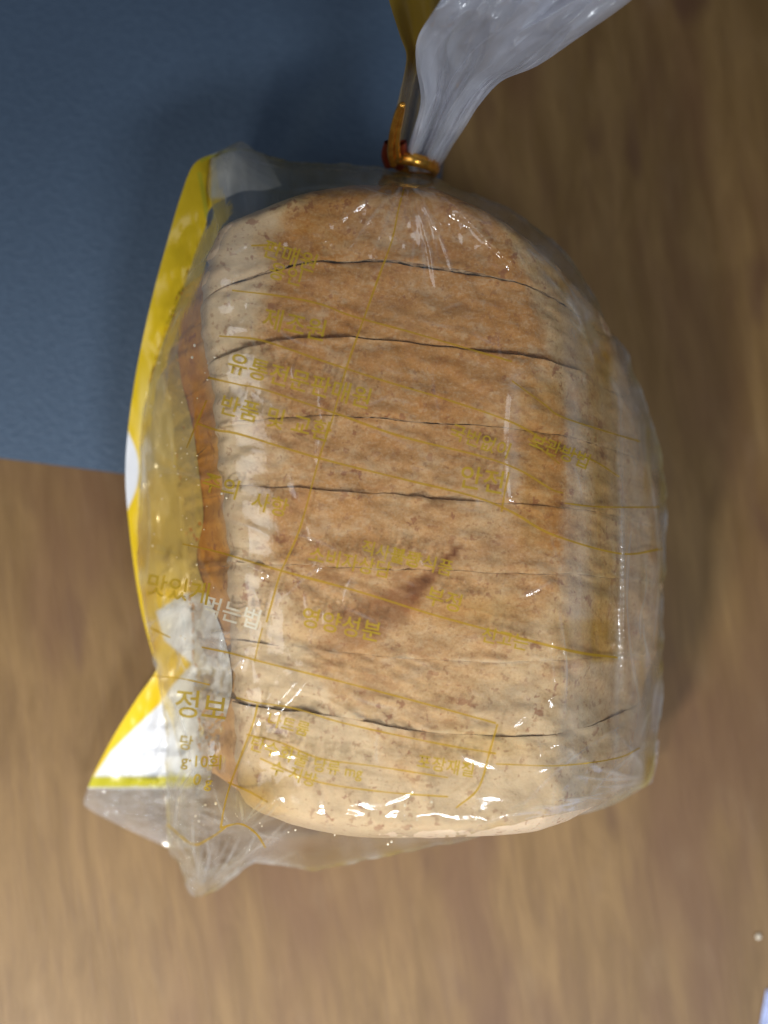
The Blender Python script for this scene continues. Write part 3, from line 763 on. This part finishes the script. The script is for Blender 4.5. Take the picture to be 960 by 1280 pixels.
sheet('sealed_corner', [(113, 986, .012), (109, 998, .009), (108, 1010, .006), (160, 1036, .006), (214, 1062, .008), (228, 1090, .008), (250, 1121, .006)],
      [(262, 975, .020), (270, 985, .022), (285, 1000, .022), (305, 1020, .020), (325, 1040, .018), (330, 1060, .014), (318, 1078, .012)], 120, 90, M_SEAL, .0045, 3.2, 4.0, 7, .05)
sheet('sealed_corner', [(762, 930, .022), (765, 960, .018), (768, 1004, .010)], [(824, 925, .022), (821, 950, .016), (814, 978, .009)], 50, 40, M_SEAL, .002, 2, 3, 9, .30)

# ------------------------------------------------------------------ gathered tail above the tie
def zt(v): return v
leftT = [(512, 214, .050), (507, 195, .056), (516, 165, .064), (526, 125, .074), (520, 80, .086), (523, 45, .095), (548, 5, .104), (590, -60, .115)]
rightT = [(541, 216, .050), (553, 204, .055), (566, 182, .062), (582, 158, .070), (600, 130, .076), (628, 101, .083), (672, 82, .090), (722, 48, .098), (792, -2, .106), (850, -60, .115)]
def hz_tail(x, y, v, w):
    clearR = sstep(.0, 1.0, (w-.62)*2.2)*sstep(.35, .8, v)
    return .50*(1-.85*clearR)+.22*fbm(w*5+v*1.5, v*2.2, 15, 3)+.22*sstep(.8, .97, 1-np.abs(vnoise(w*9-v*4, v*3+w*2, 19)))
for k in range(3):
    dz = -.006*k
    sheet('gathered_tail', [(a+3*k, b, c+dz) for a, b, c in leftT], [(a-2*k, b-2*k, c+dz) for a, b, c in rightT], 220, 200, M_TAIL,
          .0055, 4.2+k, 2.3, 100+k*7, 0, ang=.7, sub=(hz_tail if k < 2 else lambda x, y, v, w: .10+.12*(1-w)+.1*fbm(w*6, v*3, 18, 3)),
          extra=lambda v, w, k=k: .0016*np.sin(w*13+v*3+k*2)*(1-v*.5)+.0048*(1-np.abs(vnoise(w*4+v*3+k, v*5-w*2, 120+k)))*sstep(.2, .6, v)+.0022*(1-np.abs(vnoise(w*8-v*4, v*8+w*3, 130+k)))*sstep(.35, .7, v))
# yellow printed strip of the tail, left edge
yl = [(480, 208, .048), (484, 180, .053), (492, 150, .060), (500, 115, .068), (508, 72, .078), (500, 45, .082), (486, 0, .090), (470, -60, .10)]
yr = [(512, 212, .049), (515, 185, .054), (522, 150, .061), (530, 112, .070), (545, 72, .080), (580, 40, .086), (620, 0, .092), (660, -60, .10)]
Lc, Rc = crom(yl, 120), crom(yr, 120)
w = np.linspace(0, 1, 60)[None, :]
S = Lc[:, None, :]*(1-w[..., None])+Rc[:, None, :]*w[..., None]
z = S[..., 2]-.004+.0016*np.sin(w*14+np.linspace(0, 3, 120)[:, None])
cY = np.zeros(S.shape[:2]+(3,)); cY[:] = (.34, .21, .010)
cvr = .95-.35*sstep(70, 110, S[..., 1])
o = mesh_obj('printed_tail_strip', P(S[..., 0], S[..., 1], z).reshape(-1, 3), grid_faces(120, 60), M_PANEL, None, True, {'print_colour': cY.reshape(-1, 3), 'cover': cvr.ravel()})
adopt(o, bag)

# ------------------------------------------------------------------ gold twist tie
M_GOLD = mat_simple('gold_foil', (.95, .42, .07), .25, .85, 600, .25)
M_RED = mat_simple('amber_film', (.16, .025, .010), .3, .2, 400, .3)
tie = empty('twist_tie', tuple(P(512, 200, .045)), 'shiny gold twist tie closing the gathered neck of the bread bag', 'twist tie')
def ribbon(name, path, wdir, half, mat, root, thick=.00025):
    c = crom(path, 90); p3 = P(c[:, 0], c[:, 1], c[:, 2])
    tng = np.gradient(p3, axis=0); tng /= np.linalg.norm(tng, axis=1)[:, None]
    wd = np.asarray([wdir(t) for t in np.linspace(0, 1, 90)], float)
    wd -= (wd*tng).sum(1)[:, None]*tng; wd /= np.linalg.norm(wd, axis=1)[:, None]
    nn = np.cross(tng, wd)
    V = np.stack([p3+wd*half+nn*thick, p3+wd*half*.35+nn*thick*2.6, p3-wd*half*.35+nn*thick*2.6, p3-wd*half+nn*thick, p3-wd*half-nn*thick, p3-wd*half*.35-nn*thick*2.6, p3+wd*half*.35-nn*thick*2.6, p3+wd*half-nn*thick], 1)
    o = mesh_obj(name, V.reshape(-1, 3), grid_faces(90, 8, True), mat, None, True); adopt(o, root); return o
t_ = np.linspace(0, 2*math.pi, 22)
ring = [(518+29*math.cos(a)+4*math.sin(a), 206+9*math.sin(a)+9*math.cos(a)*.5, .0545-.011*math.sin(a)*-1*-1 + .0035) for a in t_]
ring = [(518+28*math.cos(a), 206+6*math.cos(a)+6*math.sin(a), .051-.009*math.sin(a)) for a in t_]
ribbon('band', ring, lambda t: (0.15, 1, .35), .0014, M_GOLD, tie)
ribbon('loop', [(492, 206, .058), (488, 190, .062), (491, 165, .068), (497, 142, .073), (503, 131, .075), (500, 150, .071), (496, 172, .066), (497, 196, .060)], lambda t: (math.cos(t*9), .2, math.sin(t*9)+.3), .0007, M_GOLD, tie)
ribbon('tie_end', [(488, 208, .054), (484, 194, .057), (488, 178, .061)], lambda t: (1, 0.1, .4), .0013, M_RED, tie)
ribbon('tie_end', [(500, 210, .055), (504, 196, .058), (502, 178, .062)], lambda t: (1, 0.3, -.3), .0011, M_RED, tie)

# ------------------------------------------------------------------ print on the front film
def on_film(px, py, lift=.00035):
    return P(px, py, Ff(px, py)+lift)
def gline(pts, width=1.8, n=90):
    c = crom(pts, max(12, int(n)))
    t = np.gradient(c, axis=0); t /= np.linalg.norm(t, axis=1)[:, None]+1e-9
    nn = np.stack([-t[:, 1], t[:, 0]], 1)
    wv = width*.5*(1+.25*fbm(np.arange(len(c))/9, np.zeros(len(c))+pts[0][1], 9, 2))[:, None]
    a = c+nn*wv; b = c-nn*wv
    V = np.stack([on_film(a[:, 0], a[:, 1]), on_film(b[:, 0], b[:, 1])], 1).reshape(-1, 3)
    o = mesh_obj('printed_line', V, grid_faces(len(c), 2), M_INK); adopt(o, bag)
LINES = [
 ([(314, 307), (345, 307), (370, 314), (388, 326)], 2.2),
 ([(290, 363), (350, 370), (400, 380), (440, 395), (520, 417), (640, 452)], 2.2),
 ([(274, 420), (320, 424), (360, 436), (400, 450), (480, 476), (560, 500), (640, 528), (690, 556)], 2.4),
 ([(260, 472), (300, 481), (330, 487), (420, 517), (500, 545), (600, 570), (650, 588), (690, 612), (704, 616)], 2.4),
 ([(245, 529), (272, 538), (300, 543), (400, 573), (500, 598), (590, 620), (640, 640), (690, 668), (775, 692), (828, 686)], 2.6),
 ([(228, 680), (260, 687), (290, 695), (350, 713), (450, 740), (540, 768), (640, 795), (720, 815), (772, 822)], 2.6),
 ([(188, 785), (213, 797)], 2.0),
 ([(252, 809), (290, 817), (330, 828), (430, 853), (540, 882), (620, 904)], 2.4),
 ([(188, 845), (225, 848), (262, 856)], 1.8),
 ([(295, 872), (320, 878), (370, 886), (430, 904), (540, 928), (620, 942)], 2.2),
 ([(308, 918), (350, 928), (400, 948), (470, 958), (560, 972)], 1.8),
 ([(325, 948), (352, 960), (400, 978), (480, 990), (560, 996)], 1.8),
 ([(285, 978), (312, 990), (335, 1003)], 1.8),
 ([(505, 236), (498, 262), (490, 300), (472, 350), (456, 395), (445, 425), (430, 470), (415, 525), (399, 573), (375, 660), (352, 713), (342, 745), (333, 778)], 2.2),
 ([(322, 880), (316, 905), (303, 940), (288, 980), (280, 1010), (276, 1035)], 2.2),
 ([(328, 785), (322, 808), (318, 828)], 1.6), ([(258, 500), (246, 528), (233, 560)], 1.6),
 ([(636, 590), (631, 615), (627, 640)], 2.0), ([(622, 905), (612, 940), (598, 985), (570, 1010)], 2.4),
 ([(640, 476), (680, 505), (700, 520), (750, 537), (800, 552)], 1.6), ([(700, 563), (740, 575), (774, 596)], 1.8),
 ([(706, 629), (740, 633), (775, 634), (824, 634)], 1.8), ([(660, 548), (690, 572), (700, 580)], 1.6),
 ([(275, 1035), (300, 1030), (320, 1042), (332, 1060)], 2.0), ([(208, 1030), (240, 1055), (262, 1048), (285, 1032)], 1.8),
 ([(620, 955), (700, 957), (770, 948), (800, 935)], 1.4)]
for pts_, wd in LINES: gline(pts_, wd)

def gtext(s, x, y, size, deg=14, mat=None, sx=1.0, bold=.012, lbl=None):
    cu = bpy.data.curves.new('printed_text', 'FONT'); cu.body = s; cu.size = 1.0; cu.offset = bold; cu.resolution_u = 3
    o = bpy.data.objects.new('tmp', cu); col.objects.link(o)
    dg = bpy.context.evaluated_depsgraph_get(); me0 = o.evaluated_get(dg).to_mesh()
    bm = bmesh.new(); bm.from_mesh(me0); bpy.data.objects.remove(o)
    bmesh.ops.triangulate(bm, faces=bm.faces)
    bmesh.ops.subdivide_edges(bm, edges=[e for e in bm.edges if e.calc_length() > .18], cuts=1)
    bmesh.ops.triangulate(bm, faces=bm.faces)
    v = np.array([u.co[:2] for u in bm.verts])
    if not len(v): bm.free(); return
    a = R(deg)
    ux, uy = v[:, 0]*size*sx, -v[:, 1]*size
    X = x+ux*math.cos(a)-uy*math.sin(a); Y = y+ux*math.sin(a)+uy*math.cos(a)
    w3 = on_film(X, Y, .00045)
    for u, c in zip(bm.verts, w3): u.co = c
    me = bpy.data.meshes.new('printed_text'); bm.to_mesh(me); bm.free(); me.materials.append(mat or M_TEXT)
    o = bpy.data.objects.new('printed_text', me); col.objects.link(o)
    o['label'] = ('white' if mat else 'gold')+' Korean lettering "%s" printed on the clear film' % s
    adopt(o, bag)
TEXTS = [('판매원', 326, 318, 26, 18), ('용인', 334, 345, 24, 16), ('제조원', 326, 407, 30, 13), ('유통전문판매원', 282, 462, 29, 15),
 ('반품 및 교환', 272, 514, 28, 15), ('주의', 250, 610, 27, 16), ('사항', 312, 634, 26, 14), ('맛있게', 180, 740, 30, 10), ('먹는법', 250, 765, 28, 16, M_WHITE_TEXT),
 ('정', 216, 892, 38, 6), ('보', 250, 896, 36, 8), ('당', 222, 934, 20, 10), ('g·10회', 226, 957, 20, 4), ('0 g', 240, 980, 20, 12),
 ('나트륨', 332, 905, 20, 16), ('탄수화물', 310, 935, 21, 18), ('당류 mg', 390, 962, 19, 10), ('수 지방', 336, 965, 20, 18), ('소비자상담', 384, 700, 23, 12),
 ('영양성분', 374, 780, 28, 12), ('부정', 530, 752, 26, 16), ('불량식품', 486, 700, 22, 14), ('신고는', 600, 800, 22, 12), ('안전', 572, 606, 32, 10), ('포장재질', 520, 958, 20, 10), ('국번없이', 560, 545, 22, 20),
 ('보관방법', 660, 556, 22, 22), ('직사광선', 450, 690, 20, 14)]
for t in TEXTS:
    nm = t[0]
    gtext(*t)

# ------------------------------------------------------------------ loose crumbs inside the bag and one on the table
bm = bmesh.new()
rng = random.Random(3)
for k in range(85):
    if k < 60: x, y = rng.gauss(232, 22), rng.uniform(430, 800)
    else: x, y = rng.uniform(220, 620), rng.uniform(1000, 1062)
    if not inside(poly, np.array([x]), np.array([y]))[0]: continue
    z = float(Ff(x, y))-.0009
    s = rng.uniform(.00012, .00032)
    r_ = bmesh.ops.create_icosphere(bm, subdivisions=1, radius=s, matrix=Matrix.Translation(Vector(P(x, y, z))) @ Matrix.Diagonal((1, rng.uniform(.6, 1.4), .8, 1)))
me = bpy.data.meshes.new('bread_crumbs'); bm.to_mesh(me); bm.free()
me.materials.append(mat_simple('pale_crumb', (.82, .76, .64), .6))
o = bpy.data.objects.new('bread_crumbs', me); col.objects.link(o)
o['label'] = 'fine pale bread crumbs clinging inside the clear film'; o['category'] = 'crumbs'; o['kind'] = 'stuff'
bm = bmesh.new()
bmesh.ops.create_icosphere(bm, subdivisions=2, radius=.0007, matrix=Matrix.Translation(Vector(P(948, 1171, .0006))))
for v in bm.verts: v.co += Vector((rng.uniform(-1, 1), rng.uniform(-1, 1), 0))*.00012
me = bpy.data.meshes.new('bread_crumb'); bm.to_mesh(me); bm.free(); me.materials.append(bpy.data.materials['pale_crumb'])
o = bpy.data.objects.new('bread_crumb', me); col.objects.link(o)
o['label'] = 'single pale crumb on the bare wood near the lower right corner'; o['category'] = 'crumb'
